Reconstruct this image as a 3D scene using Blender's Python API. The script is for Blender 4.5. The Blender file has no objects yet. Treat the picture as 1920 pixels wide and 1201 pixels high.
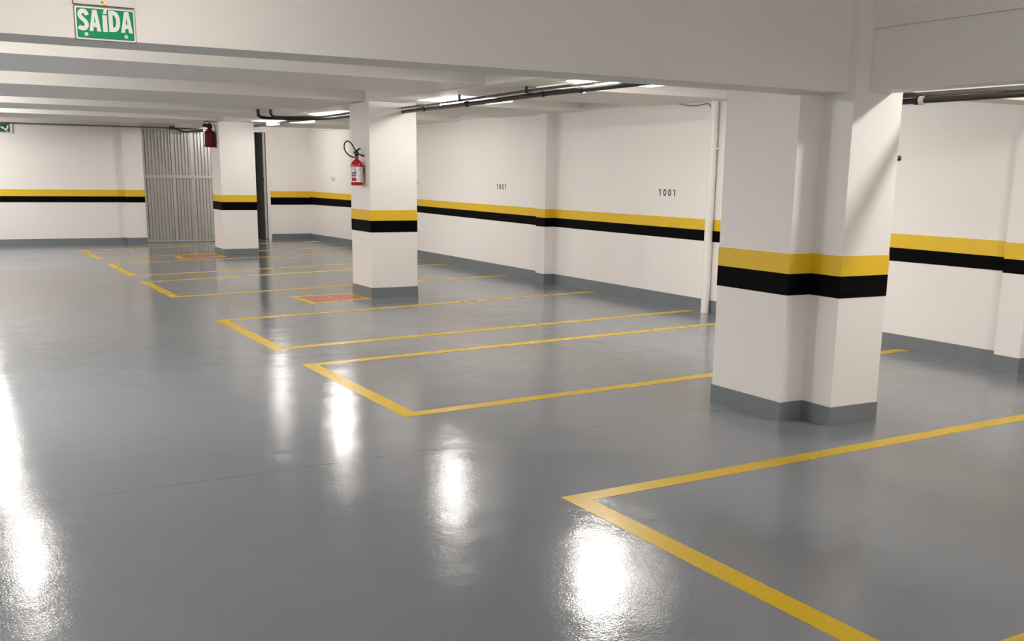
import bpy, bmesh, math, random
from mathutils import Vector, Matrix

S = bpy.context.scene
C = S.collection
random.seed(4)

# ------------------------------------------------------------------ camera
cam_d = bpy.data.cameras.new('camera')
cam = bpy.data.objects.new('camera', cam_d)
C.objects.link(cam)
cam_d.sensor_fit = 'HORIZONTAL'
cam_d.sensor_width = 36.0
cam_d.lens = 1991.65 / 1920 * 36.0
cam_d.shift_x = (960 - 999.17) / 1920
cam_d.shift_y = (767.97 - 600.5) / 1920
cam_d.clip_start = 0.05
cam.matrix_world = Matrix(((0.868102, 0.094533, -0.487302, 0.0),
                           (-0.496145, 0.195828, -0.845867, 0.0),
                           (0.015465, 0.976071, 0.216901, 1.6),
                           (0, 0, 0, 1)))
S.camera = cam

# ------------------------------------------------------------------ world, exposure
w = bpy.data.worlds.new('world')
S.world = w
w.use_nodes = True
w.node_tree.nodes['Background'].inputs['Color'].default_value = (0.02, 0.02, 0.02, 1)
w.node_tree.nodes['Background'].inputs['Strength'].default_value = 0.2
S.view_settings.view_transform = 'Standard'
S.view_settings.look = 'None'
S.view_settings.exposure = 0.0
S.view_settings.gamma = 1.0
S.view_settings.use_curve_mapping = False

# radiance of the bright middle of the ceiling lamps, by where they hang; rows off the aisle and behind the camera are added fill
POWER = dict(bay0=220, bay1=205, bay2=68, bay3=150, bay4=58, bay5=198, aisle0=54, aisle1=215, aisle2=100, aisle3=110, aisle4=190, aisle5=160, side_fill0=3, side_fill1=410, side_fill2=380, side_fill3=290, back_fill=515)


# ------------------------------------------------------------------ materials
def srgb(r, g, b):
    f = lambda c: (c / 255 / 12.92) if c / 255 <= 0.04045 else ((c / 255 + 0.055) / 1.055) ** 2.4
    return (f(r), f(g), f(b), 1.0)


def mat(name, col, rough=0.6, metal=0.0, spec=0.5, noise=0.0, nscale=3.0, bump=0.0, bscale=60.0, coat=0.0):
    m = bpy.data.materials.new(name)
    m.use_nodes = True
    nt = m.node_tree
    b = nt.nodes['Principled BSDF']
    b.inputs['Base Color'].default_value = col
    b.inputs['Roughness'].default_value = rough
    b.inputs['Metallic'].default_value = metal
    b.inputs['Specular IOR Level'].default_value = spec
    b.inputs['Coat Weight'].default_value = coat
    tc = nt.nodes.new('ShaderNodeNewGeometry')
    if noise > 0:
        n = nt.nodes.new('ShaderNodeTexNoise')
        n.inputs['Scale'].default_value = nscale
        n.inputs['Detail'].default_value = 4
        nt.links.new(tc.outputs['Position'], n.inputs['Vector'])
        mx = nt.nodes.new('ShaderNodeMix')
        mx.data_type = 'RGBA'
        k = 1 - noise
        mx.inputs[6].default_value = (col[0] * k, col[1] * k, col[2] * k, 1)
        k = 1 + noise
        mx.inputs[7].default_value = (min(1, col[0] * k), min(1, col[1] * k), min(1, col[2] * k), 1)
        nt.links.new(n.outputs['Fac'], mx.inputs[0])
        nt.links.new(mx.outputs[2], b.inputs['Base Color'])
    if bump > 0:
        n2 = nt.nodes.new('ShaderNodeTexNoise')
        n2.inputs['Scale'].default_value = bscale
        n2.inputs['Detail'].default_value = 3
        nt.links.new(tc.outputs['Position'], n2.inputs['Vector'])
        bp = nt.nodes.new('ShaderNodeBump')
        bp.inputs['Strength'].default_value = 1.0
        bp.inputs['Distance'].default_value = bump
        nt.links.new(n2.outputs['Fac'], bp.inputs['Height'])
        nt.links.new(bp.outputs['Normal'], b.inputs['Normal'])
    return m


def emit(name, col, strength):
    m = bpy.data.materials.new(name)
    m.use_nodes = True
    nt = m.node_tree
    nt.nodes.clear()
    e = nt.nodes.new('ShaderNodeEmission')
    o = nt.nodes.new('ShaderNodeOutputMaterial')
    e.inputs['Color'].default_value = col
    e.inputs['Strength'].default_value = strength
    nt.links.new(e.outputs[0], o.inputs[0])
    return m


def gloss_floor(m, joints, rough=None):
    """epoxy coat: soft orange-peel bump, slightly uneven gloss, thin dark joints cut in the slab"""
    nt = m.node_tree
    b = nt.nodes['Principled BSDF']
    geo = nt.nodes.new('ShaderNodeNewGeometry')

    def noise(scale, detail=2.0, rough=0.5):
        n = nt.nodes.new('ShaderNodeTexNoise')
        n.inputs['Scale'].default_value = scale
        n.inputs['Detail'].default_value = detail
        n.inputs['Roughness'].default_value = rough
        nt.links.new(geo.outputs['Position'], n.inputs['Vector'])
        return n

    def bump(n, dist, prev=None):
        bp = nt.nodes.new('ShaderNodeBump')
        bp.inputs['Strength'].default_value = 1.0
        bp.inputs['Distance'].default_value = dist
        nt.links.new(n.outputs['Fac'], bp.inputs['Height'])
        if prev:
            nt.links.new(prev.outputs['Normal'], bp.inputs['Normal'])
        return bp
    b1 = bump(noise(2.2, 2), 0.0045)
    b2 = bump(noise(30, 2), 0.0005, b1)
    b3 = bump(noise(115, 2), 0.0005, b2)
    nt.links.new(b3.outputs['Normal'], b.inputs['Normal'])
    rr = nt.nodes.new('ShaderNodeMapRange')
    rr.inputs[1].default_value, rr.inputs[2].default_value = 0.3, 0.7
    rr.inputs[3].default_value, rr.inputs[4].default_value = rough or FLOOR_R
    nt.links.new(noise(1.3, 3).outputs['Fac'], rr.inputs[0])
    nt.links.new(rr.outputs[0], b.inputs['Roughness'])
    if not joints:
        return
    sx = nt.nodes.new('ShaderNodeSeparateXYZ')
    nt.links.new(geo.outputs['Position'], sx.inputs[0])

    def mth(op, a, bb=None):
        n = nt.nodes.new('ShaderNodeMath')
        n.operation = op
        for i, v in enumerate((a, bb)):
            if v is None:
                continue
            if isinstance(v, (int, float)):
                n.inputs[i].default_value = v
            else:
                nt.links.new(v, n.inputs[i])
        return n.outputs[0]
    tot = None
    for (y0, sl, x0, x1, wd) in joints:
        line = mth('ADD', mth('MULTIPLY', sx.outputs[0], sl), y0)
        dd = mth('ABSOLUTE', mth('SUBTRACT', sx.outputs[1], line))
        k = mth('LESS_THAN', dd, wd)
        k = mth('MULTIPLY', k, mth('GREATER_THAN', sx.outputs[0], x0))
        k = mth('MULTIPLY', k, mth('LESS_THAN', sx.outputs[0], x1))
        tot = k if tot is None else mth('MAXIMUM', tot, k)
    base = b.inputs['Base Color']
    src = base.links[0].from_socket if base.links else None
    mx = nt.nodes.new('ShaderNodeMix')
    mx.data_type = 'RGBA'
    nt.links.new(mth('MULTIPLY', tot, 0.65), mx.inputs[0])
    if src:
        nt.links.new(src, mx.inputs[6])
    else:
        mx.inputs[6].default_value = base.default_value
    mx.inputs[7].default_value = srgb(60, 58, 56)
    nt.links.new(mx.outputs[2], base)


FLOOR_R = (0.08, 0.14)
M = {}
M['floor'] = mat('grey_epoxy', (0.190, 0.211, 0.236, 1), 0.18, spec=0.42, noise=0.06, nscale=0.8)
gloss_floor(M['floor'], [(5.445, 0.0455, -6, 8.2, 0.004), (8.87, 0.028, 1.5, 3.4, 0.004)])
M['floor_yellow'] = mat('yellow_floor_paint', (0.64, 0.42, 0.010, 1), 0.3, spec=0.1, noise=0.08, nscale=5)
gloss_floor(M['floor_yellow'], [], (0.22, 0.32))
M['floor_red'] = mat('red_floor_paint', (0.50, 0.135, 0.085, 1), 0.3, spec=0.15, noise=0.1, nscale=6)
gloss_floor(M['floor_red'], [], (0.22, 0.32))
M['wall'] = mat('white_wall_paint', (0.87, 0.84, 0.815, 1), 0.55, spec=0.3, noise=0.02, nscale=1.5, bump=0.0012, bscale=7)
M['ceil'] = mat('white_ceiling_paint', (0.87, 0.835, 0.80, 1), 0.6, spec=0.3, noise=0.02, nscale=1.2, bump=0.001, bscale=6)
M['yellow'] = mat('yellow_wall_paint', (0.78, 0.50, 0.012, 1), 0.45, noise=0.04, nscale=4)
M['black'] = mat('black_wall_paint', (0.002, 0.002, 0.0022, 1), 0.6, spec=0.04)
M['base'] = mat('grey_skirting_paint', (0.175, 0.193, 0.21, 1), 0.3, noise=0.05, nscale=3)
M['alu'] = mat('brushed_aluminium', (0.56, 0.55, 0.53, 1), 0.38, metal=0.75, noise=0.08, nscale=9)
M['alu_dark'] = mat('dull_grey_metal', (0.20, 0.20, 0.195, 1), 0.45, metal=0.4, noise=0.1, nscale=4)
M['pipe'] = mat('black_pipe', (0.012, 0.011, 0.010, 1), 0.35)
M['conduit'] = mat('grey_conduit', (0.13, 0.125, 0.115, 1), 0.4, metal=0.3)
M['whiteplastic'] = mat('white_plastic', (0.82, 0.80, 0.78, 1), 0.4)
M['offwhite'] = mat('white_sign_board', (0.78, 0.75, 0.73, 1), 0.5)
M['green'] = mat('green_sign', (0.002, 0.27, 0.10, 1), 0.45, spec=0.15)
M['dkgreen'] = mat('dark_green_sign', (0.008, 0.085, 0.03, 1), 0.4)
M['signwhite'] = mat('white_lettering', (0.86, 0.84, 0.82, 1), 0.4)
M['edge_grey'] = mat('dark_grey_edge', (0.16, 0.15, 0.15, 1), 0.6)  # even dark grey for backing edges and screw slots
M['amber'] = mat('amber_plastic', (0.95, 0.62, 0.22, 1), 0.35)
M['red'] = mat('red_enamel', (0.40, 0.004, 0.008, 1), 0.3)
M['shaded_red'] = mat('shaded_red_enamel', (0.085, 0.001, 0.002, 1), 0.45, spec=0.2)  # red enamel darkened to hold the shade by the gate pillar
M['lblue'] = mat('blue_print', (0.06, 0.10, 0.19, 1), 0.5)
M['lgreen'] = mat('green_print', (0.30, 0.45, 0.36, 1), 0.5)
M['lred'] = mat('red_print', (0.55, 0.06, 0.06, 1), 0.5)
M['lgrey'] = mat('grey_print', (0.33, 0.33, 0.34, 1), 0.5)
M['rubber'] = mat('black_rubber', (0.018, 0.014, 0.012, 1), 0.5)
M['stencil'] = mat('dark_grey_stencil_paint', (0.115, 0.105, 0.10, 1), 0.6)
M['stencil_pale'] = mat('worn_grey_stencil_paint', (0.36, 0.34, 0.32, 1), 0.6)
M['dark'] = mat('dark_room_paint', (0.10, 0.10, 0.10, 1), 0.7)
M['wire'] = mat('thin_grey_cable', (0.20, 0.18, 0.165, 1), 0.5)


# ------------------------------------------------------------------ mesh helpers
def box(bm, x0, y0, z0, x1, y1, z1):
    v = [bm.verts.new((x, y, z)) for z in (z0, z1) for y in (y0, y1) for x in (x0, x1)]
    for f in ((0, 2, 3, 1), (4, 5, 7, 6), (0, 1, 5, 4), (2, 6, 7, 3), (0, 4, 6, 2), (1, 3, 7, 5)):
        bm.faces.new([v[i] for i in f])
    return bm


def boxes(*bs):
    bm = bmesh.new()
    for b in bs:
        box(bm, *b)
    return bm


def prism(bm, pts, z0, z1):
    """plan polygon pulled up; z0, z1 may be a number or one value per corner"""
    n = len(pts)
    g = lambda z, i: z[i] if isinstance(z, (list, tuple)) else z
    a = [bm.verts.new((p[0], p[1], g(z0, i))) for i, p in enumerate(pts)]
    b = [bm.verts.new((p[0], p[1], g(z1, i))) for i, p in enumerate(pts)]
    bm.faces.new(a[::-1])
    bm.faces.new(b)
    for i in range(n):
        j = (i + 1) % n
        bm.faces.new((a[i], a[j], b[j], b[i]))
    return bm


def offset(pts, d):
    """grow a counter-clockwise right-angled plan polygon outward by d"""
    out = []
    n = len(pts)
    for i in range(n):
        p0, p, p1 = Vector(pts[i - 1]), Vector(pts[i]), Vector(pts[(i + 1) % n])
        e0, e1 = (p - p0).normalized(), (p1 - p).normalized()
        n0, n1 = Vector((e0.y, -e0.x)), Vector((e1.y, -e1.x))
        k = (n0 + n1) / (1 + n0.dot(n1))
        out.append((p.x + k.x * d, p.y + k.y * d))
    return out


def tube(bm, path, r, seg=12, cap=True):
    path = [Vector(p) for p in path]
    rings = []
    up = Vector((0, 0, 1))
    prev = None
    for i, p in enumerate(path):
        t = (path[min(i + 1, len(path) - 1)] - path[max(i - 1, 0)]).normalized()
        a = prev if prev is not None else (up if abs(t.z) < 0.9 else Vector((1, 0, 0)))
        a = (a - t * a.dot(t)).normalized()
        prev = a
        b = t.cross(a)
        rr = r[i] if isinstance(r, (list, tuple)) else r
        rings.append([bm.verts.new(p + (a * math.cos(q) + b * math.sin(q)) * rr)
                      for q in [2 * math.pi * k / seg for k in range(seg)]])
    for r0, r1 in zip(rings, rings[1:]):
        for k in range(seg):
            bm.faces.new((r0[k], r0[(k + 1) % seg], r1[(k + 1) % seg], r1[k]))
    if cap:
        bm.faces.new(rings[0][::-1])
        bm.faces.new(rings[-1])
    return bm


def smooth_path(pts, n=6):
    """Catmull-Rom through the points"""
    P = [Vector(p) for p in pts]
    out = []
    for i in range(len(P) - 1):
        p0, p1, p2, p3 = P[max(i - 1, 0)], P[i], P[i + 1], P[min(i + 2, len(P) - 1)]
        for k in range(n):
            t = k / n
            out.append(0.5 * (2 * p1 + (p2 - p0) * t + (2 * p0 - 5 * p1 + 4 * p2 - p3) * t * t + (3 * p1 - p0 - 3 * p2 + p3) * t ** 3))
    out.append(P[-1])
    return out


def lathe(bm, prof, cx=0, cy=0, seg=28):
    rings = [[bm.verts.new((cx + r * math.cos(2 * math.pi * k / seg), cy + r * math.sin(2 * math.pi * k / seg), z)) for k in range(seg)] for r, z in prof]
    for r0, r1 in zip(rings, rings[1:]):
        for k in range(seg):
            bm.faces.new((r0[k], r0[(k + 1) % seg], r1[(k + 1) % seg], r1[k]))
    bm.faces.new(rings[0][::-1])
    bm.faces.new(rings[-1])
    return bm


def obj(name, bm, m, parent=None, smooth=False, bevel=0.0):
    me = bpy.data.meshes.new(name)
    bmesh.ops.recalc_face_normals(bm, faces=bm.faces)
    bm.to_mesh(me)
    bm.free()
    for mm in (m if isinstance(m, (list, tuple)) else [m]):
        me.materials.append(mm)
    if smooth:
        for p in me.polygons:
            p.use_smooth = True
        me.set_sharp_from_angle(angle=math.radians(40))
    o = bpy.data.objects.new(name, me)
    C.objects.link(o)
    if parent:
        o.parent = parent
        o.matrix_parent_inverse = Matrix.Translation(-parent.location)
    if bevel:
        b = o.modifiers.new('bevel', 'BEVEL')
        b.width = bevel
        b.segments = 2
        b.limit_method = 'ANGLE'
    return o


def tag(o, label, cat, group=None):
    o['label'] = label
    o['category'] = cat
    if group:
        o['group'] = group
    return o


def thing(name, loc, label, cat, group=None):
    o = bpy.data.objects.new(name, None)
    o.empty_display_size = 0.1
    o.location = loc
    C.objects.link(o)
    return tag(o, label, cat, group)


def struct(name, bm, m, parent=None, **k):
    o = obj(name, bm, m, parent, **k)
    if parent is None:
        o['kind'] = 'structure'
    return o


def flat_shapes(name, shapes, org, ux, uy, un, depth, m, parent=None):
    """filled outlines (outer loops and holes) drawn in the plane org + x ux + y uy, given a thickness along un"""
    cu = bpy.data.curves.new(name, 'CURVE')
    cu.dimensions = '2D'
    cu.fill_mode = 'BOTH'
    cu.extrude = depth / 2
    for loop in shapes:
        s = cu.splines.new('POLY')
        s.points.add(len(loop) - 1)
        for i, (x, y) in enumerate(loop):
            s.points[i].co = (x, y, 0, 1)
        s.use_cyclic_u = True
    tmp = bpy.data.objects.new('tmp', cu)
    C.objects.link(tmp)
    bpy.context.view_layer.update()
    dg = bpy.context.evaluated_depsgraph_get()
    me = bpy.data.meshes.new_from_object(tmp.evaluated_get(dg))
    bpy.data.objects.remove(tmp)
    bpy.data.curves.remove(cu)
    ux, uy, un, org = Vector(ux), Vector(uy), Vector(un), Vector(org)
    for v in me.vertices:
        c = v.co.copy()
        v.co = org + ux * c.x + uy * c.y + un * (c.z + depth / 2)
    me.name = name
    me.materials.clear()
    me.materials.append(m)
    o = bpy.data.objects.new(name, me)
    C.objects.link(o)
    if parent:
        o.parent = parent
        o.matrix_parent_inverse = Matrix.Translation(-parent.location)
    return o


# ------------------------------------------------------------------ the room
XW = 8.20          # face of the wall with the bay numbers
ZN = 2.80          # underside of the ceiling on the camera's side of the deep beam
YB = (5.03, 5.50)  # the lengthwise beam over the pillars
struct('floor', boxes((-6.5, -6.5, -0.2, 8.5, 28.0, 0.0)), M['floor'])
# slab of the recesses; wide lower joists cross the garage between them
ZS = 2.60          # underside of the slab between the joists
ZJ = 2.455         # underside of the joists
struct('ceiling', boxes((-6.5, 5.30, ZS, 8.5, 28.0, 3.05), (-6.5, -6.5, ZN, 8.5, 5.30, 3.05)), M['ceil'])
joists = [(9.30, 9.78, 11.36, 11.36), (13.10, 13.06, 15.62, 15.40), (17.0, 17.0, 18.65, 18.65), (20.2, 20.2, 22.25, 22.25)]
for n0, n1, f0, f1 in joists:      # near edge and far edge, at the aisle and at the lengthwise beam
    struct('ceiling_joist_beam', prism(bmesh.new(), [(-6.5, n0), (YB[0], n1), (YB[0], f1), (-6.5, f0)], ZJ, ZS), M['ceil'])
    struct('ceiling_joist_beam', prism(bmesh.new(), [(YB[1], n1), (XW, n1 - .1), (XW, f1), (YB[1], f1)], ZJ, ZS), M['ceil'])
struct('light_blocking_rib', boxes((3.25, 5.36, 2.502, 3.45, 9.15, ZS)), M['ceil'])  # unseen added rib that keeps lamp light off the lengthwise beam
struct('lengthwise_beam', boxes((YB[0], 5.36, 2.447, YB[1], 24.5, ZS)), M['ceil'])
struct('crosswise_beam', boxes((-6.5, 5.022, 2.125, 5.117, 5.36, ZN)), M['ceil'])
struct('crosswise_beam', boxes((5.542, 5.03, 2.156, XW, 5.36, ZN)), M['ceil'])
bm = boxes((5.24, -6.5, 2.132, 5.44, 4.953, 2.497), (5.252, -6.5, 2.497, 5.43, 4.953, 2.505), (5.24, -6.5, 2.505, 5.44, 4.953, ZN))
struct('side_beam', bm, M['ceil'])


def band_along(name, pts_face, zs0, zs1, m, t=0.003, close=None):
    """a painted band or skirting following a run of wall corners (facing side first), t thick towards the room"""
    bm = bmesh.new()
    n = len(pts_face)
    F, B = [], []
    for i, (p, q) in enumerate(pts_face):
        F.append((bm.verts.new((p[0], p[1], zs0[i])), bm.verts.new((p[0], p[1], zs1[i]))))
        B.append((bm.verts.new((q[0], q[1], zs0[i])), bm.verts.new((q[0], q[1], zs1[i]))))
    for i in range(n - 1):
        bm.faces.new((F[i][0], F[i + 1][0], F[i + 1][1], F[i][1]))
        bm.faces.new((B[i][0], B[i][1], B[i + 1][1], B[i + 1][0]))
        bm.faces.new((F[i][1], F[i + 1][1], B[i + 1][1], B[i][1]))
        bm.faces.new((F[i][0], B[i][0], B[i + 1][0], F[i + 1][0]))
    bm.faces.new((F[0][0], F[0][1], B[0][1], B[0][0]))
    bm.faces.new((F[-1][0], B[-1][0], B[-1][1], F[-1][1]))
    return struct(name, bm, m)


# long wall at the side of the bays, with two shallow piers
XP = 8.05
plan = [(XW, 25.0), (XW, 13.96), (XP, 13.96), (XP, 13.71), (XW, 13.71), (XW, 5.93), (8.04, 5.93), (8.04, 5.68), (XW, 5.68), (XW, -6.5)]
bm = prism(bmesh.new(), plan + [(8.6, -6.5), (8.6, 25.0)], 0.0, 2.86)
struct('wall_right', bm, M['wall'])


def run(d):
    """the same run of corners pushed d into the room (towards -x and around the piers)"""
    out = []
    for i, (x, y) in enumerate(plan):
        yy = y
        if i in (1, 2, 5, 6):
            yy = y + d
        if i in (3, 4, 7, 8):
            yy = y - d
        out.append(((x - d, yy), (x + 0.002, y)))
    return out


def zrun(vals):
    """heights measured along the wall: (25, 18.7, 14.3, 13.7, 10.2, 7.3, 6.0), read off at the corners"""
    ys = (25.0, 18.7, 14.27, 13.65, 10.19, 7.32, 6.05)

    def at(y):
        if y >= ys[0]:
            return vals[0]
        for i in range(len(ys) - 1):
            if ys[i] >= y >= ys[i + 1]:
                t = (ys[i] - y) / (ys[i] - ys[i + 1])
                return vals[i] + (vals[i + 1] - vals[i]) * t
        return vals[-1]
    return at


def wall_run(name, lo, hi, m, d):
    r = run(d)
    # add in-between points on the long stretches so that the band follows the measured heights
    pts, z0, z1 = [], [], []
    for i, (f, b) in enumerate(r):
        pts.append((f, b))
        if i == 0:
            extra = (18.7,)
        elif i == 4:
            extra = (10.19, 7.32)
        else:
            extra = ()
        for e in extra:
            pts.append(((f[0], e), (b[0], e)))
    for f, b in pts:
        z0.append(lo(f[1]) if callable(lo) else lo)
        z1.append(hi(f[1]) if callable(hi) else hi)
    return band_along(name, pts, z0, z1, m)


yt = zrun((1.109, 1.102, 1.089, 1.094, 1.101, 1.09, 1.093))
yb = zrun((0.975, 0.982, 0.967, 0.968, 0.972, 0.957, 0.955))
bb = zrun((0.80, 0.86, 0.832, 0.839, 0.843, 0.829, 0.836))
zb = zrun((0.116, 0.157, 0.143, 0.145, 0.15, 0.127, 0.13))
wall_run('trim_1', yb, yt, M['yellow'], 0.003)
wall_run('trim_2', bb, yb, M['black'], 0.003)
wall_run('baseboard_right', 0.0, zb, M['base'], 0.006)
wall_run('trim_3', 2.475, 2.50, M['ceil'], 0.055)

# end wall, in two planes: behind the aisle and gate, and the return by the side door
YF, YG, YR = 24.48, 24.40, 25.0
fw = [(-6.5, YF), (3.93, YF), (3.93, YG), (4.33, YG)]
bm = prism(bmesh.new(), fw + [(4.33, YF + 0.35), (-6.5, YF + 0.35)], 0.0, 2.86)
box(bm, 4.33, YF - 0.02, 2.435, 5.87, YF + 0.35, 2.86)
box(bm, 5.87, YF, 0.0, 6.25, YR + 0.15, 2.86)
struct('wall_end', bm, M['wall'])


def end_run(name, z0, z1, m, d):
    pts = [((-6.5, YF - d), (-6.5, YF + .002)), ((3.93 - d, YF - d), (3.93, YF + .002)), ((3.93 - d, YG - d), (3.93, YG + .002)), ((4.33, YG - d), (4.33, YG + .002))]
    return band_along(name, pts, [z0] * 4, [z1] * 4, m)


end_run('trim_4', 0.99, 1.128, M['yellow'], 0.003)
end_run('trim_5', 0.866, 0.99, M['black'], 0.003)
end_run('baseboard_end', 0.0, 0.118, M['base'], 0.006)

bm = prism(bmesh.new(), [(7.17, YR), (XW + 0.3, YR), (XW + 0.3, YR + 0.3), (7.17, YR + 0.3)], 0.0, 2.86)
box(bm, 6.25, YR, 2.43, 7.17, YR + 0.15, 2.86)
struct('wall_return', bm, M['wall'])
for nm, z0, z1, mm in (('trim_6', 0.965, 1.109, M['yellow']), ('trim_7', 0.795, 0.965, M['black'])):
    struct(nm, boxes((7.232, YR - 0.003, z0, XW - 0.003, YR + 0.002, z1)), mm)
struct('baseboard_return', boxes((7.235, YR - 0.006, 0.0, XW - 0.006, YR + 0.002, 0.122)), M['base'])
# dark lobby behind the side door
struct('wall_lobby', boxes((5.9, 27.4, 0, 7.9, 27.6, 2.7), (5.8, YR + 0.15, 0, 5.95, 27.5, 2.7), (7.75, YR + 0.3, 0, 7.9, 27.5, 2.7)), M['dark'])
# the sides behind the photographer
struct('wall_left', boxes((-6.7, -6.5, 0, -6.5, 25, 2.86)), M['wall'])
struct('wall_back', boxes((-6.5, -6.7, 0, 8.6, -6.5, 2.86)), M['wall'])


# ------------------------------------------------------------------ columns
def column(pts, label, ztop, zs, blocks=None):
    x = sum(p[0] for p in pts) / len(pts)
    y = sum(p[1] for p in pts) / len(pts)
    t = thing('concrete_pillar', (x, y, 0), label, 'pillar', None)
    t['kind'] = 'thing'
    bz, k0, y0, y1 = zs
    bm = bmesh.new()
    prism(bm, pts, 0.0, ztop)
    for q in blocks or []:
        box(bm, *q)
    obj('shaft', bm, M['wall'], t)
    obj('yellow_band', prism(bmesh.new(), offset(pts, 0.003), y0, y1), M['yellow'], t)
    obj('black_band', prism(bmesh.new(), offset(pts, 0.003), k0, y0), M['black'], t)
    obj('skirting', prism(bmesh.new(), offset(pts, 0.006), 0.0, bz), M['base'], t)
    return t


column([(4.918, 5.217), (5.117, 5.217), (5.117, 4.954), (5.542, 4.954), (5.542, 5.217), (5.60, 5.217), (5.60, 5.93), (4.918, 5.93)],
       'big stepped white pillar with yellow and black bands under the deep ceiling beam', 2.124, (0.127, 0.845, 0.986, 1.115),
       [(5.117, 4.954, 2.124, 5.542, 5.217, ZN - .001), (4.918, 5.361, 2.124, 5.60, 5.93, 2.446)])
column([(5.013, 12.90), (5.65, 12.90), (5.65, 13.59), (5.013, 13.59)],
       'square white pillar with bands and the bright red labelled extinguisher hung on its side', 2.446, (0.133, 0.838, 0.985, 1.116))
column([(4.972, 20.33), (5.622, 20.33), (5.622, 21.02), (4.972, 21.02)],
       'square white pillar with bands beside the corrugated metal gate', 2.446, (0.13, 0.848, 0.998, 1.124))


# ------------------------------------------------------------------ floor markings
def marking(corners_far, corners_near, label, wf=0.12, ws=0.115, group='yellow parking bay outlines'):
    """U-shaped outline: far side line, front line along the aisle, near side line; each side given as ((x0,y0),(x1,y1)) of its outer edge"""
    bm = bmesh.new()
    z = 0.0012
    (fx0, fy0), (fx1, fy1) = corners_far
    (nx0, ny0), (nx1, ny1) = corners_near
    sf, sn = (fy1 - fy0) / (fx1 - fx0), (ny1 - ny0) / (nx1 - nx0)
    fi = lambda x: fy0 + sf * (x - fx0) - ws
    ni = lambda x: ny0 + sn * (x - nx0) + ws
    xi = fx0 + wf
    vs = [(fx0, fy0), (fx1, fy1), (fx1 + .05, fi(fx1)), (xi, fi(xi)), (xi, ni(xi)), (nx1, ni(nx1)), (nx1 + .05, ny1), (nx0, ny0)]
    # U as three quads sharing corners
    v = [bm.verts.new((x, y, zz)) for zz in (z, -0.001) for x, y in vs]
    quads = [(0, 3, 2, 1), (0, 7, 4, 3), (7, 6, 5, 4)]
    for q in quads:
        bm.faces.new([v[i] for i in q])
    n = len(vs)
    for i in range(n):
        j = (i + 1) % n
        bm.faces.new((v[i], v[j], v[n + j], v[n + i]))
    o = obj('bay_marking', bm, M['floor_yellow'])
    o['kind'] = 'thing'
    return tag(o, label, 'floor marking', group)


XA = 2.709
marking(((XA, 4.402), (8.13, 4.69)), ((XA, 2.08), (8.13, 2.30)), 'yellow bay outline nearest the camera, in front of the stepped pillar')
marking(((XA, 8.617), (8.12, 9.31)), ((XA, 6.414), (8.12, 6.945)), 'yellow bay outline running behind the stepped pillar to the white drainpipe wall')
marking(((XA, 11.607), (8.12, 12.56)), ((XA, 9.416), (8.12, 10.205)), 'yellow bay outline between the banded pillar with red square and the drainpipe')
marking(((XA, 16.02), (8.12, 17.42)), ((XA, 13.905), (8.12, 15.0)), 'yellow bay outline just beyond the near red square, fourth along the aisle')
marking(((XA, 19.21), (8.1, 20.62)), ((XA, 16.893), (8.12, 18.28)), 'yellow bay outline in front of the pillar beside the gate, fifth along the aisle')
marking(((XA, 22.55), (8.0, 23.98)), ((XA, 20.35), (8.06, 22.02)), 'yellow bay outline closest to the gate at the end wall')


def red_square(c, inner_far, label):
    """painted keep-clear square under an extinguisher: red field in a yellow border; c = far-left, near-left, near-right, far-right"""
    cx = sum(p[0] for p in c) / 4
    cy = sum(p[1] for p in c) / 4
    t = thing('extinguisher_floor_square', (cx, cy, 0), label, 'floor marking', 'red squares under the extinguishers')
    P = [Vector((p[0], p[1])) for p in c]
    bw = 0.105

    def lerp(a, b, t_):
        return a + (b - a) * t_
    wx = (P[2] - P[1]).length
    wy = (P[0] - P[1]).length
    u, v_ = bw / wx, bw / wy
    bil = lambda a, b: lerp(lerp(P[1], P[2], a), lerp(P[0], P[3], a), b)
    I = [bil(u, 1 - v_), bil(u, v_), bil(1 - u, v_), bil(1 - u, 1 - v_)]
    bm = bmesh.new()
    z = 0.0012
    o_ = [bm.verts.new((p.x, p.y, z)) for p in P]
    i_ = [bm.verts.new((p.x, p.y, z)) for p in I]
    for k in range(4):
        j = (k + 1) % 4
        bm.faces.new((o_[k], o_[j], i_[j], i_[k]))
    ob_ = [bm.verts.new((p.x, p.y, -0.001)) for p in P]
    for k in range(4):
        j = (k + 1) % 4
        bm.faces.new((o_[k], ob_[k], ob_[j], o_[j]))
    obj('yellow_border', bm, M['floor_yellow'], t)
    bm = bmesh.new()
    prism(bm, [(p.x, p.y) for p in I][::-1], -0.001, z)
    obj('red_field', bm, M['floor_red'], t)


red_square([(4.09, 13.46), (4.11, 12.60), (5.004, 12.84), (5.004, 13.64)], None, 'faded red square with yellow border at the foot of the middle pillar')
red_square([(4.10, 20.85), (4.09, 19.87), (4.964, 20.16), (4.964, 21.0)], None, 'small red square with yellow border at the foot of the pillar by the gate')


# ------------------------------------------------------------------ ceiling lamps
def copy_tree(o, parent=None):
    c = o.copy()
    C.objects.link(c)
    if parent:
        c.parent = parent
        c.matrix_parent_inverse = o.matrix_parent_inverse.copy()
    for ch in list(o.children):
        copy_tree(ch, c)
    return c


LAMPCOL = (1.0, 0.945, 0.885, 1)
GLOW = {}
for k_, v_ in POWER.items():
    GLOW[k_] = (emit('lamp_core_' + k_, LAMPCOL, v_), emit('lamp_diffuser_' + k_, LAMPCOL, v_ * 0.045))


def set_glow(t, key):
    """each lamp of a row shares its shape; the tubes' brightness is set per row"""
    for ch in t.children:
        if ch.name.startswith('light_panel') or ch.name.startswith('diffuser'):
            ch.data = ch.data.copy()
            ch.data.materials.clear()
            ch.data.materials.append(GLOW[key][0 if ch.name.startswith('light_panel') else 1])


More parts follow.
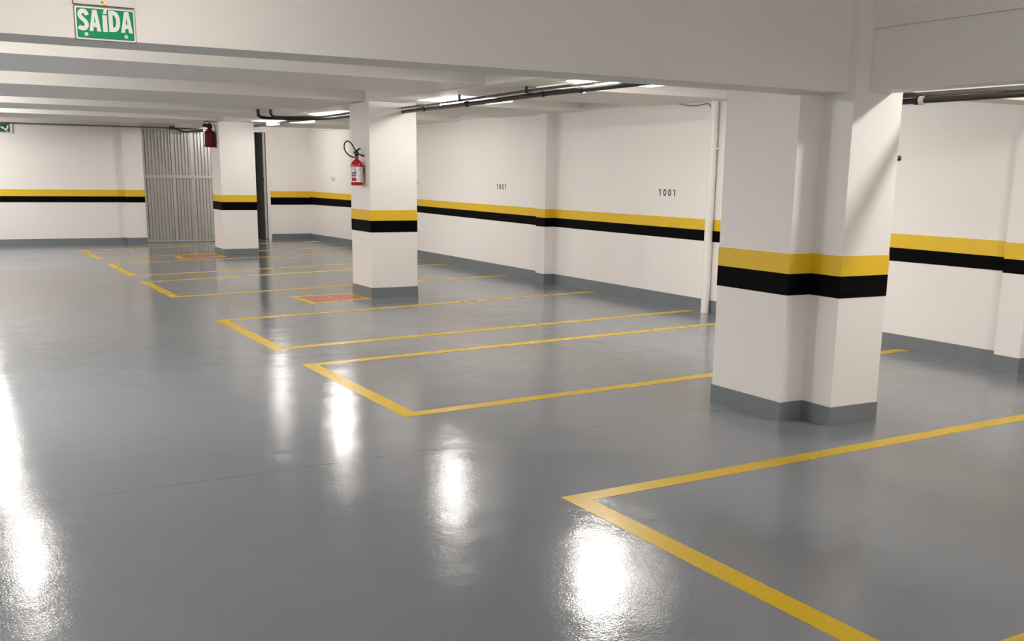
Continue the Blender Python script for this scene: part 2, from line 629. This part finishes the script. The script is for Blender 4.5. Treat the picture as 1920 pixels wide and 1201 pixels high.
def make_panel(loc, label):
    """flat opal box on a short mount, with one bright tube along it"""
    t = thing('ceiling_light', loc, label, 'ceiling light', 'ceiling lamps along the bays')
    x, y, z = loc            # z: underside of the diffuser
    hx, hy = 0.49, 0.31
    obj('mount', boxes((x - .14, y - .10, z + .035, x + .14, y + .10, ZS)), M['whiteplastic'], t)
    obj('diffuser', boxes((x - hx, y - hy, z, x + hx, y + hy, z + .036)), M['whiteplastic'], t, bevel=0.008)
    obj('light_panel', boxes((x - .26, y - .30, z - .062, x - .16, y + .16, z + .004)), M['whiteplastic'], t)
    return t


def make_tube_lamp(loc, label):
    """long opal batten, glowing on all its sides"""
    t = thing('ceiling_light', loc, label, 'ceiling light', 'batten lamps under the ceiling')
    x, y, z = loc
    for s_ in (-1, 1):
        obj('mount', boxes((x - .02, y + s_ * .15 - .03, z + .05, x + .02, y + s_ * .15 + .03, ZS)), M['whiteplastic'], t)
    obj('light_panel', boxes((x - .032, y - .26, z, x + .032, y + .26, z + .06)), M['whiteplastic'], t, bevel=0.01)
    return t


ZL = 2.44
panel_lamps = [
    (5.86, 8.50, 'bay1', 'bright rectangular ceiling lamp behind the deep beam, crossed by the black pipes'),
    (5.90, 12.00, 'bay2', 'ceiling lamp in the recess beside the middle pillar, half hidden by the pipes'),
    (5.92, 16.20, 'bay3', 'ceiling lamp in the recess between the middle pillar and the gate pillar'),
    (5.90, 19.40, 'bay4', 'ceiling lamp in the recess beside the pillar next to the gate'),
]
ZT = 2.505
tube_lamps = [
    (5.95, 3.55, 2.43, 'bay0', 'ceiling lamp above the bay in front of the stepped pillar'),
    (6.3, 23.2, ZT, 'bay5', 'ceiling lamp near the dark side door'),
    (5.9, -2.5, 2.43, 'back_fill', 'added fill lamp over the bays behind the camera'),  # this row is added out of view to brighten beam and pillars
    (1.8, -2.5, 2.43, 'back_fill', 'added fill lamp over the aisle behind the camera'),
    (-2.0, -2.5, 2.43, 'back_fill', 'added fill lamp off the aisle behind the camera'),
    (0.72, 4.05, 2.43, 'aisle0', 'aisle ceiling lamp in front of the beam with the exit sign'),
    (0.45, 8.00, ZT, 'aisle1', 'first aisle ceiling lamp beyond the beam with the exit sign'),
    (0.72, 11.85, ZT, 'aisle2', 'second aisle ceiling lamp beyond the beam with the exit sign'),
    (0.78, 16.05, ZT, 'aisle3', 'third aisle ceiling lamp beyond the beam with the exit sign'),
    (0.80, 19.3, ZT, 'aisle4', 'fourth aisle ceiling lamp beyond the beam with the exit sign'),
    (0.90, 23.1, ZT, 'aisle5', 'aisle ceiling lamp by the end wall'),
    (-2.0, 2.0, 2.43, 'side_fill0', 'unseen fill lamp off the aisle in front of the beam'),  # from here on, lamps added outside the view as fill light
    (-1.4, 7.9, ZT, 'side_fill1', 'unseen fill lamp off the aisle, first beyond the beam'),
    (-1.4, 11.9, ZT, 'side_fill2', 'unseen fill lamp off the aisle, second beyond the beam'),
    (-1.4, 16.1, ZT, 'side_fill3', 'unseen fill lamp off the aisle, third beyond the beam'),
    (-1.4, 19.3, ZT, 'side_fill3', 'unseen fill lamp off the aisle toward the end wall'),
]
first = {}
for make, (x, y, z, key, lab) in [(make_panel, (q[0], q[1], ZL, q[2], q[3])) for q in panel_lamps] + [(make_tube_lamp, q) for q in tube_lamps]:
    if make not in first:
        first[make] = c = make((x, y, z), lab)
    else:
        c = copy_tree(first[make])
        c.location = (x, y, z)
        c['label'] = lab
        if y < 5.0:
            c['group'] = 'batten lamps under the higher ceiling'
    if y < 5.0:              # hung from the higher ceiling by a longer mount
        for ch in c.children:
            if ch.name.startswith('mount'):
                ch.data = ch.data.copy()
                zt = ZS if make is make_tube_lamp else 9
                for v in ch.data.vertices:
                    if v.co.z > zt - .01:
                        v.co.z += ZN - ZS
    if key.startswith('aisle'):      # shorter, broader block than over the bays
        c.scale = (2.6, 0.65, 1)
    if key.startswith('side'):  # added fill lamps, drawn out wide to throw more light
        c.scale = (4.7, 0.6, 1)
    set_glow(c, key)


# ------------------------------------------------------------------ pipes under the ceiling
def pipe(name, path, r, m, label, clamps=(), smooth_n=0, group=None, clamp_r=1.35):
    pts = smooth_path(path, smooth_n) if smooth_n else [Vector(p) for p in path]
    t = thing(name, pts[0], label, 'pipe', group)
    obj('tube', tube(bmesh.new(), pts, r, 14), m, t, smooth=True)
    for (p, q) in clamps:
        p, q = Vector(p), Vector(q)
        obj('clamp', tube(bmesh.new(), [p, q], r * clamp_r, 14), M['pipe'], t, smooth=True)
    return t


g1 = 'black pipes along the lengthwise beam'
XQ = 5.47
pipe('sprinkler_pipe', [(XQ, 12.97, 2.337), (XQ, 11.5, 2.345), (XQ, 10.4, 2.353), (XQ, 9.4, 2.366), (XQ, 8.3, 2.366), (XQ, 6.0, 2.367)], 0.024, M['pipe'],
     'thick black pipe running along the ceiling from the middle pillar', smooth_n=4, group=g1,
     clamps=[((XQ, y, z), (XQ, y + 0.05, z)) for y, z in ((12.2, 2.341), (11.05, 2.348), (9.35, 2.366), (8.65, 2.366))])
XU = 5.45
pipe('conduit_pipe', [(XU, 12.97, 2.381), (XU, 11.9, 2.387), (XU, 10.8, 2.396), (XU, 9.6, 2.411), (XU, 8.2, 2.413), (XU, 6.0, 2.413)], 0.0135, M['conduit'],
     'thin grey conduit lying just above the thick black ceiling pipe', smooth_n=4, group=g1)
t = thing('pipe_bracket', (5.44, 9.62, 2.43), 'small dark bracket holding the ceiling pipes near the deep beam', 'bracket', 'pipe brackets')
obj('strap', boxes((5.405, 9.60, 2.385, 5.51, 9.64, 2.392), (5.405, 9.60, 2.385, 5.417, 9.64, 2.447), (5.405, 9.60, 2.438, 5.51, 9.64, 2.4465)), M['pipe'], t)
t = thing('pipe_bracket', (5.44, 11.15, 2.43), 'small dark bracket holding the ceiling pipes near the middle pillar', 'bracket', 'pipe brackets')
obj('strap', boxes((5.405, 11.13, 2.372, 5.51, 11.17, 2.378), (5.405, 11.13, 2.372, 5.417, 11.17, 2.447)), M['pipe'], t)

# pipes between the middle pillar and the one by the gate: they bow under the beam and turn up into the ceiling
g2 = 'pipes between the two far pillars'
pipe('sprinkler_pipe', [(5.62, 13.7, 2.37), (5.62, 15.0, 2.375), (5.58, 16.1, 2.375), (5.40, 16.65, 2.375), (5.1, 16.78, 2.375), (4.84, 16.79, 2.375), (4.75, 16.79, 2.39), (4.72, 16.79, 2.42), (4.715, 16.79, 2.50)],
     0.024, M['pipe'], 'black pipe between the far pillars, elbow turning up into the ceiling', smooth_n=5, group=g2)
pipe('sprinkler_pipe', [(5.56, 13.7, 2.42), (5.56, 15.2, 2.41), (5.50, 16.25, 2.40), (5.3, 16.62, 2.395), (5.05, 16.69, 2.39), (4.93, 16.69, 2.40), (4.885, 16.69, 2.43), (4.88, 16.69, 2.50)],
     0.018, M['pipe'], 'slimmer black pipe beside the elbowed pipe, rising earlier into the ceiling', smooth_n=5, group=g2)
pipe('sprinkler_pipe', [(5.68, 16.6, 2.40), (5.68, 18.6, 2.405), (5.69, 20.5, 2.39)], 0.022, M['conduit'],
     'grey pipe running to the upper corner of the gate pillar', smooth_n=4, group=g2)

# pair along the bay in front of the stepped pillar
g3 = 'pipe and channel in front of the stepped pillar'
pipe('sprinkler_pipe', [(5.72, 5.35, 2.099), (5.72, 4.2, 2.102), (5.72, -5.5, 2.11)], 0.019, M['pipe'],
     'straight black pipe above the bay beside the stepped pillar', group=g3, clamps=[((5.72, 4.98, 2.1), (5.72, 5.01, 2.1))])
t = thing('cable_channel', (5.72, 5.3, 2.13), 'grey metal cable channel just above the straight black pipe', 'cable channel', g3)
obj('channel', boxes((5.715, -5.5, 2.123, 5.745, 5.35, 2.126), (5.715, -5.5, 2.123, 5.718, 5.35, 2.152), (5.742, -5.5, 2.123, 5.745, 5.35, 2.152)), M['conduit'], t)
obj('end_cap', tube(bmesh.new(), [(5.72, 4.93, 2.100), (5.72, 4.965, 2.100)], 0.029, 16), M['whiteplastic'], t, smooth=True)

# white drainpipe on the long wall and the loose cable above it
t = thing('drainpipe', (8.135, 10.0, 0), 'white vertical drainpipe on the wall behind the stepped pillar', 'pipe')
obj('tube', tube(bmesh.new(), [(8.135, 10.02, 0.001), (8.135, 10.02, 2.454)], 0.048, 20), M['whiteplastic'], t, smooth=True)
obj('collar', tube(bmesh.new(), [(8.135, 10.02, 0.28), (8.135, 10.02, 0.36)], 0.052, 20), M['whiteplastic'], t, smooth=True)
obj('wall_clip', boxes((8.13, 9.965, 1.90, 8.199, 10.075, 1.93)), M['whiteplastic'], t)
cb = obj('loose_cable', tube(bmesh.new(), smooth_path([(8.17, 10.83, 2.47), (8.17, 10.70, 2.49 - .045), (8.16, 10.55, 2.425), (8.15, 10.36, 2.418), (8.15, 10.2, 2.43), (8.14, 10.12, 2.41), (8.135, 10.07, 2.32)], 6), 0.006, 8), M['wire'], smooth=True)
tag(cb, 'thin grey cable drooping along the wall top to the white drainpipe', 'cable')

# little black camera on the flank of the stepped pillar
t = thing('bullet_camera', (5.60, 4.99, 1.733), 'tiny black bullet camera on the flank of the stepped pillar', 'camera')
obj('body', tube(bmesh.new(), [(5.541, 4.99, 1.728), (5.572, 4.985, 1.733), (5.592, 4.978, 1.735)], [0.009, 0.016, 0.017], 14), M['rubber'], t, smooth=True)
obj('lens', tube(bmesh.new(), [(5.592, 4.978, 1.735), (5.597, 4.976, 1.735)], 0.011, 12), M['alu'], t, smooth=True)

# ------------------------------------------------------------------ gate in the end wall
gx0, gx1, gy = 4.335, 5.865, YF + 0.02
g = struct('door_1', boxes((gx0, gy + .002, 0.015, gx0 + .055, gy + .06, 2.43), (gx1 - .05, gy + .002, 0.015, gx1, gy + .06, 2.43),
                           (gx0 + .001, gy - .004, 2.385, gx1 - .001, gy + .058, 2.429), (gx0 + .001, gy - .004, 0.014, gx1 - .001, gy + .058, 0.05),
                           (4.945, gy + .003, 0.016, 5.01, gy + .057, 2.428), (5.35, gy + .003, 0.016, 5.415, gy + .057, 2.428),
                           (gx0 + .002, gy - .008, 1.385, gx1 - .002, gy + .05, 1.45)), M['alu'])
g['label'] = 'corrugated grey metal gate in the end wall'
bm = bmesh.new()
nx = 22
prof = []
pitch = (gx1 - gx0) / nx
for i in range(nx):
    x = gx0 + i * pitch
    prof += [(x, gy + .048), (x + pitch * .14, gy + .014), (x + pitch * .56, gy + .014), (x + pitch * .70, gy + .048)]
prof.append((gx1, gy + .048))
lo = [bm.verts.new((x, y, 0.02)) for x, y in prof]
hi = [bm.verts.new((x, y, 2.42)) for x, y in prof]
for i in range(len(prof) - 1):
    bm.faces.new((lo[i], lo[i + 1], hi[i + 1], hi[i]))
lo2 = [bm.verts.new((x, y + .012, 0.02)) for x, y in prof]
hi2 = [bm.verts.new((x, y + .012, 2.42)) for x, y in prof]
for i in range(len(prof) - 1):
    bm.faces.new((lo2[i + 1], lo2[i], hi2[i], hi2[i + 1]))
    bm.faces.new((lo[i], lo2[i], lo2[i + 1], lo[i + 1]))
    bm.faces.new((hi[i + 1], hi2[i + 1], hi2[i], hi[i]))
obj('corrugated_sheet', bm, M['alu'], g)
obj('threshold', boxes((gx0, gy - .03, 0.0, gx1, gy + .06, 0.012)), M['alu_dark'], g)
struct('trim_8', boxes((-6.5, YG - 0.045, 2.424, 5.86, YG - 0.015, 2.446), (-6.5, YG - 0.046, 2.44, 3.93, YF + .002, 2.447), (3.93, YG - .046, 2.44, 5.86, YF - .018, 2.447)), M['conduit'])

t = thing('gate_arm', (4.98, 24.40, 2.45), 'black opener arm with bracket box across the top of the metal gate', 'gate opener')
obj('bracket', boxes((4.925, YG - .03, 2.405, 5.035, YG + .08, 2.475)), M['pipe'], t, bevel=0.006)
obj('arm', tube(bmesh.new(), smooth_path([(5.03, 24.36, 2.43), (5.15, 24.34, 2.385), (5.28, 24.33, 2.372), (5.42, 24.33, 2.392), (5.60, 24.33, 2.40), (5.70, 24.34, 2.405)], 5), 0.018, 10), M['pipe'], t, smooth=True)
obj('joint', tube(bmesh.new(), [(5.60, 24.30, 2.405), (5.66, 24.30, 2.407)], [0.035, 0.03], 14), M['alu'], t, smooth=True)

# side door standing open into the dark lobby
d = struct('door_2', boxes((7.165, YR - .02, 0, 7.235, YR + .16, 2.44)), M['whiteplastic'])
d['label'] = 'dark grey side door standing open next to the gate pillar'
lf = boxes((7.10, YR + .02, 0.01, 7.135, YR + .95, 2.42))
lf_o = obj('leaf', lf, M['alu_dark'], d)
obj('edge_strip', boxes((7.095, YR - .01, 0.01, 7.14, YR + .02, 2.42)), M['alu'], d)
for z in (0.30, 0.86, 1.19, 1.42):
    obj('rail', boxes((7.09, YR + .03, z, 7.10, YR + .94, z + .035)), M['alu_dark'], d)
obj('latch', boxes((7.07, YR - .015, 1.34, 7.10, YR + .02, 1.42)), M['rubber'], d)


# ------------------------------------------------------------------ lettering
def ring(w, h, x0, y0, th, n=28, p=2.6):
    """upright rounded 0 as outer loop and hole"""
    def loop(a, b):
        out = []
        for k in range(n):
            q = 2 * math.pi * k / n
            c, s = math.cos(q), math.sin(q)
            out.append((x0 + w / 2 + a * math.copysign(abs(c) ** (2 / p), c), y0 + h / 2 + b * math.copysign(abs(s) ** (2 / p), s)))
        return out
    return [loop(w / 2, h / 2), loop(w / 2 - th, h / 2 - th)[::-1]]


def one(w, h, x0, y0, th):
    xl = x0 + w * .5 - th * .35
    return [[(xl, y0), (xl + th, y0), (xl + th, y0 + h), (xl + th * .1, y0 + h), (x0, y0 + h * .86), (x0, y0 + h * .74), (xl, y0 + h * .82)]]


def number(y_left, z0, width, h, m, label, digits='1001'):
    t = thing('bay_number', (XW, y_left - width / 2, z0), label, 'painted number', 'stencilled bay numbers')
    step = width / len(digits)
    w = step * 0.64
    for i, c in enumerate(digits):
        x = i * step + step * .18
        sh = ring(w, h, x, 0, w * .30) if c == '0' else one(w, h, x, 0, w * .34)
        flat_shapes('digit', sh, (XW, y_left, z0), (0, -1, 0), (0, 0, 1), (-1, 0, 0), 0.0016, m, t)


number(11.15, 1.353, 0.40, 0.083, M['stencil'], 'dark stencilled number 1001 on the wall between the shallow pier and drainpipe')
number(15.54, 1.346, 0.37, 0.082, M['stencil'], 'stencilled number 1001 on the wall beyond the shallow pier')
number(18.93, 1.366, 0.34, 0.08, M['stencil_pale'], 'faint stencilled number half hidden behind the middle pillar edge')
number(23.50, 1.362, 0.28, 0.09, M['stencil_pale'], 'tiny faint stencilled number near the end corner, above the yellow band')


def stroke(pts, w):
    """outline of a stroke of constant width along pts"""
    P = [Vector(p) for p in pts]
    L, R_ = [], []
    for i, p in enumerate(P):
        t_ = (P[min(i + 1, len(P) - 1)] - P[max(i - 1, 0)]).normalized()
        nrm = Vector((-t_.y, t_.x))
        L.append(tuple(p + nrm * w / 2))
        R_.append(tuple(p - nrm * w / 2))
    return L + R_[::-1]


# exit sign on the deep beam
SX0, SX1, SZ0, SZ1 = 0.655, 0.893, 2.122, 2.253
SW, SH = SX1 - SX0, SZ1 - SZ0
yb_ = 5.022
t = thing('exit_sign', (0.774, yb_, 2.19), 'green and white SAIDA sign hung on the deep ceiling beam', 'exit sign')


def rrect(x0, z0, x1, z1, r, n=5):
    out = []
    for cx, cz, a in ((x1 - r, z0 + r, -90), (x1 - r, z1 - r, 0), (x0 + r, z1 - r, 90), (x0 + r, z0 + r, 180)):
        for k in range(n + 1):
            q = math.radians(a + 90 * k / n)
            out.append((cx + r * math.cos(q), cz + r * math.sin(q)))
    return out


UX, UZ, UN = (1, 0, 0), (0, 0, 1), (0, -1, 0)
flat_shapes('back_edge', [rrect(SX0 - .003, SZ0 - .003, SX1 + .003, SZ1 + .003, .006)], (0, yb_, 0), UX, UZ, UN, 0.006, M['edge_grey'], t)
flat_shapes('white_plate', [rrect(SX0, SZ0, SX1, SZ1, .007)], (0, yb_ - .006, 0), UX, UZ, UN, 0.003, M['signwhite'], t)
flat_shapes('green_panel', [rrect(SX0 + .006, SZ0 + .006, SX1 - .006, SZ1 - .006, .006)], (0, yb_ - .009, 0), UX, UZ, UN, 0.001, M['green'], t)
sx = lambda u: SX0 + u * SW
sz = lambda v: SZ1 - v * SH


def tr(loop, u0, u1, v0, v1):
    """letter drawn in a unit box (y up) into the sign"""
    return [(sx(u0 + (u1 - u0) * x), sz(v1 + (v0 - v1) * y)) for x, y in loop]


A_ = [[(0, 0), (.34, 1), (.70, 1), (1, 0), (.66, 0), (.61, .20), (.38, .20), (.33, 0)], [(.42, .40), (.57, .40), (.50, .74)]]
def half(x0, cy, a, b, n=16, p=2.3):
    out = []
    for k in range(n + 1):
        q = math.pi / 2 - math.pi * k / n
        c, s_ = max(0, math.cos(q)), math.sin(q)
        out.append((x0 + a * c ** (2 / p), cy + b * math.copysign(abs(s_) ** (2 / p), s_)))
    return out


D_ = [[(0, 0), (0, 1)] + half(.36, .5, .64, .5), [(.36, .20)] + half(.36, .5, .30, .30)[::-1] + [(.36, .80)]]
# the S is drawn at its real proportions, then squeezed into the unit box
spine = smooth_path([(v[0], v[1], 0) for v in [(.455, .72), (.415, .83), (.31, .895), (.18, .875), (.11, .78), (.125, .66), (.21, .56), (.33, .46), (.41, .35), (.415, .22), (.33, .12), (.20, .10), (.085, .135), (.03, .17)]], 5)
S_ = [[(x / .52, y) for x, y in stroke([(p.x, p.y) for p in spine], .20)]]
letters = []
# each letter reaches lower the further along, as on the plate
for loops, u0, u1, v0, v1 in ((S_, .042, .218, .075, .735), (A_, .225, .42, .085, .735), (D_, .555, .745, .07, .72), (A_, .755, .955, .07, .72)):
    letters.append([tr(l, u0, u1, v0, v1) for l in loops])
letters.append([tr([(0, 0), (1, 0), (1, 1), (0, 1)], .452, .528, .225, .735), tr([(0, 0), (.85, 0), (1, 1), (.38, 1)], .46, .535, .035, .185)])
for lp in letters:
    flat_shapes('letter', lp, (0, yb_ - .010, 0), UX, UZ, UN, 0.0008, M['signwhite'], t)
for u in (.17, .835):
    bm = bmesh.new()
    tube(bm, [(sx(u), yb_ - .010, sz(.845)), (sx(u), yb_ - .0135, sz(.845))], [.0085, .0065], 14)
    sc = obj('screw', bm, M['signwhite'], t, smooth=True)
    obj('screw_slot', boxes((sx(u) - .001, yb_ - .0142, sz(.845) - .004, sx(u) + .001, yb_ - .0134, sz(.845) + .004)), M['edge_grey'], sc)

# plain white box above it, cut off by the top of the frame
t = thing('emergency_light', (0.774, yb_, 2.36), 'white box with amber dot mounted directly above the SAIDA sign', 'emergency light')
flat_shapes('back_edge', [rrect(SX0 - .005, 2.259, SX1 + .001, 2.46, .005)], (0, yb_, 0), UX, UZ, UN, 0.008, M['edge_grey'], t)
flat_shapes('cover', [rrect(SX0 - .002, 2.262, SX1 + .003, 2.462, .005)], (0, yb_ - .008, 0), UX, UZ, UN, 0.006, M['offwhite'], t)
obj('amber_dot', tube(bmesh.new(), [(0.778, yb_ - .014, 2.272), (0.778, yb_ - .019, 2.272)], [.0105, .008], 16), M['amber'], t, smooth=True)
obj('screw_hole', tube(bmesh.new(), [(0.764, yb_ - .0138, 2.2735), (0.764, yb_ - .0146, 2.2735)], .0035, 10), M['rubber'], t)

# second exit sign far off on the end wall
ye = YF - 0.06
t = thing('exit_sign', (1.64, YF, 2.33), 'small dark green sign with a white figure high on the end wall', 'exit sign')
obj('back_board', boxes((1.30, YF - .05, 2.245, 1.86, YF + .001, 2.425)), M['offwhite'], t)
obj('green_panel', boxes((1.31, ye, 2.258, 1.812, YF - .05, 2.42)), M['dkgreen'], t)
fig = [[(1.64, 2.345), (1.665, 2.362), (1.70, 2.352), (1.73, 2.318), (1.757, 2.338), (1.772, 2.392), (1.792, 2.388), (1.785, 2.335), (1.76, 2.298), (1.725, 2.288), (1.695, 2.315), (1.665, 2.328)],
       [(1.715, 2.300), (1.76, 2.286), (1.79, 2.27), (1.775, 2.268), (1.74, 2.278)]]
for lp in fig:
    flat_shapes('figure', [lp], (0, ye, 0), UX, UZ, UN, 0.002, M['signwhite'], t)


# ------------------------------------------------------------------ fire extinguishers
def extinguisher_bright():
    cx, cy = 4.915, 13.10
    t = thing('fire_extinguisher', (cx, cy, 1.422), 'bright red fire extinguisher with printed label and looped black hose', 'fire extinguisher')
    r = 0.077
    obj('cylinder', lathe(bmesh.new(), [(r * .93, 1.422), (r, 1.43), (r, 1.655), (r * .97, 1.68), (r * .86, 1.70), (r * .62, 1.722), (r * .36, 1.737), (r * .30, 1.75), (r * .30, 1.785)], cx, cy, 36), M['red'], t, smooth=True)
    # wrap-around label: printed blocks on white
    bm = bmesh.new()
    view = math.atan2(-cy, -cx)          # towards the aisle
    a0, a1 = view - 1.30, view + 1.25
    na, nz = 34, 30
    z0, z1 = 1.462, 1.648
    V = [[bm.verts.new((cx + (r + .0012) * math.cos(a0 + (a1 - a0) * i / na), cy + (r + .0012) * math.sin(a0 + (a1 - a0) * i / na), z0 + (z1 - z0) * j / nz)) for j in range(nz + 1)] for i in range(na + 1)]
    rnd = random.Random(7)
    for i in range(na):
        for j in range(nz):
            f = bm.faces.new((V[i][j], V[i + 1][j], V[i + 1][j + 1], V[i][j + 1]))
            u, v = (i + .5) / na, (j + .5) / nz
            k = 0
            if v > .74:
                if .10 < u < .22 and v > .78:
                    k = 4 if rnd.random() < .5 else 0
                elif .30 < u < .50 and v < .97:
                    k = 3 if rnd.random() < .55 else 0
                elif .58 < u < .84 and v < .95:
                    k = 2 if rnd.random() < .7 else 0
            elif .36 < v < .70:
                if .12 < u < .48:
                    k = 1 if (rnd.random() < .8) else 0
                elif u > .55 and rnd.random() < .25:
                    k = 4
                if .38 < v < .41 and u > .56:
                    k = 4
            elif .06 < v < .30:
                if .12 < u < .48:
                    k = 5
                elif u > .56 and rnd.random() < .45:
                    k = 4
            f.material_index = k
    obj('label', bm, [M['signwhite'], M['lblue'], M['lgreen'], M['lred'], M['lgrey'], M['red']], t, smooth=True)
    px = lambda s, z, out=0.0: (cx + s * .868 - out * .49, cy - s * .496 - out * .85, z)
    obj('valve', lathe(bmesh.new(), [(.024, 1.78), (.027, 1.79), (.027, 1.825), (.018, 1.84), (.016, 1.862)], cx, cy, 18), M['rubber'], t, smooth=True)
    lv = obj('lever', tube(bmesh.new(), [px(-.035, 1.818), px(-.005, 1.845), px(.03, 1.868), px(.052, 1.878)], [.012, .012, .010, .008], 10), M['rubber'], t, smooth=True)
    obj('carry_handle', tube(bmesh.new(), smooth_path([px(.01, 1.815), px(.04, 1.805), px(.062, 1.792), px(.082, 1.788)], 4), .009, 10), M['rubber'], t, smooth=True)
    obj('handle_knob', tube(bmesh.new(), [px(.074, 1.788), px(.092, 1.786)], .013, 12), M['rubber'], t, smooth=True)
    hose = [px(.0, 1.83), px(-.02, 1.862), px(-.055, 1.925), px(-.09, 1.957), px(-.122, 1.962), px(-.148, 1.935), (px(-.155, 1.89)), px(-.140, 1.84), px(-.105, 1.80), px(-.065, 1.775), px(-.018, 1.765)]
    obj('hose', tube(bmesh.new(), smooth_path(hose, 7), .0085, 10), M['rubber'], t, smooth=True)
    obj('wall_bracket', boxes((cx + .05, cy - .012, 1.60, 5.012, cy + .012, 1.63), (5.006, cy - .02, 1.56, 5.012, cy + .02, 1.66)), M['alu_dark'], t)


def extinguisher_dark():
    cx, cy = 4.865, 20.57
    t = thing('fire_extinguisher', (cx, cy, 1.985), 'red fire extinguisher, its colour darkened for shade, high on the pillar by the gate', 'fire extinguisher')
    r = 0.098
    obj('cylinder', lathe(bmesh.new(), [(r * .97, 1.985), (r, 1.99), (r, 2.235), (r * .9, 2.262), (r * .6, 2.282), (r * .40, 2.295), (r * .38, 2.345)], cx, cy, 32), M['shaded_red'], t, smooth=True)
    px = lambda s, z: (cx + s * .868, cy - s * .496, z)
    obj('valve', tube(bmesh.new(), [px(-.12, 2.375), px(-.07, 2.372), px(0, 2.362), px(.045, 2.362)], [.020, .030, .042, .034], 14), M['shaded_red'], t, smooth=True)
    obj('neck', lathe(bmesh.new(), [(.043, 2.335), (.045, 2.385), (.035, 2.40)], cx, cy, 18), M['shaded_red'], t, smooth=True)
    ringp = [px(-.045 + .055 * math.cos(q), 2.421 + .025 * math.sin(q)) for q in [2 * math.pi * k / 20 for k in range(21)]]
    obj('pull_ring', tube(bmesh.new(), ringp, .008, 8), M['rubber'], t, smooth=True)
    obj('nozzle', tube(bmesh.new(), [px(-.10, 2.03), px(-.125, 1.985)], [.008, .005], 8), M['rubber'], t, smooth=True)
    obj('wall_bracket', boxes((cx + .08, cy - .03, 2.10, 4.971, cy + .03, 2.16)), M['alu_dark'], t)


extinguisher_bright()
extinguisher_dark()
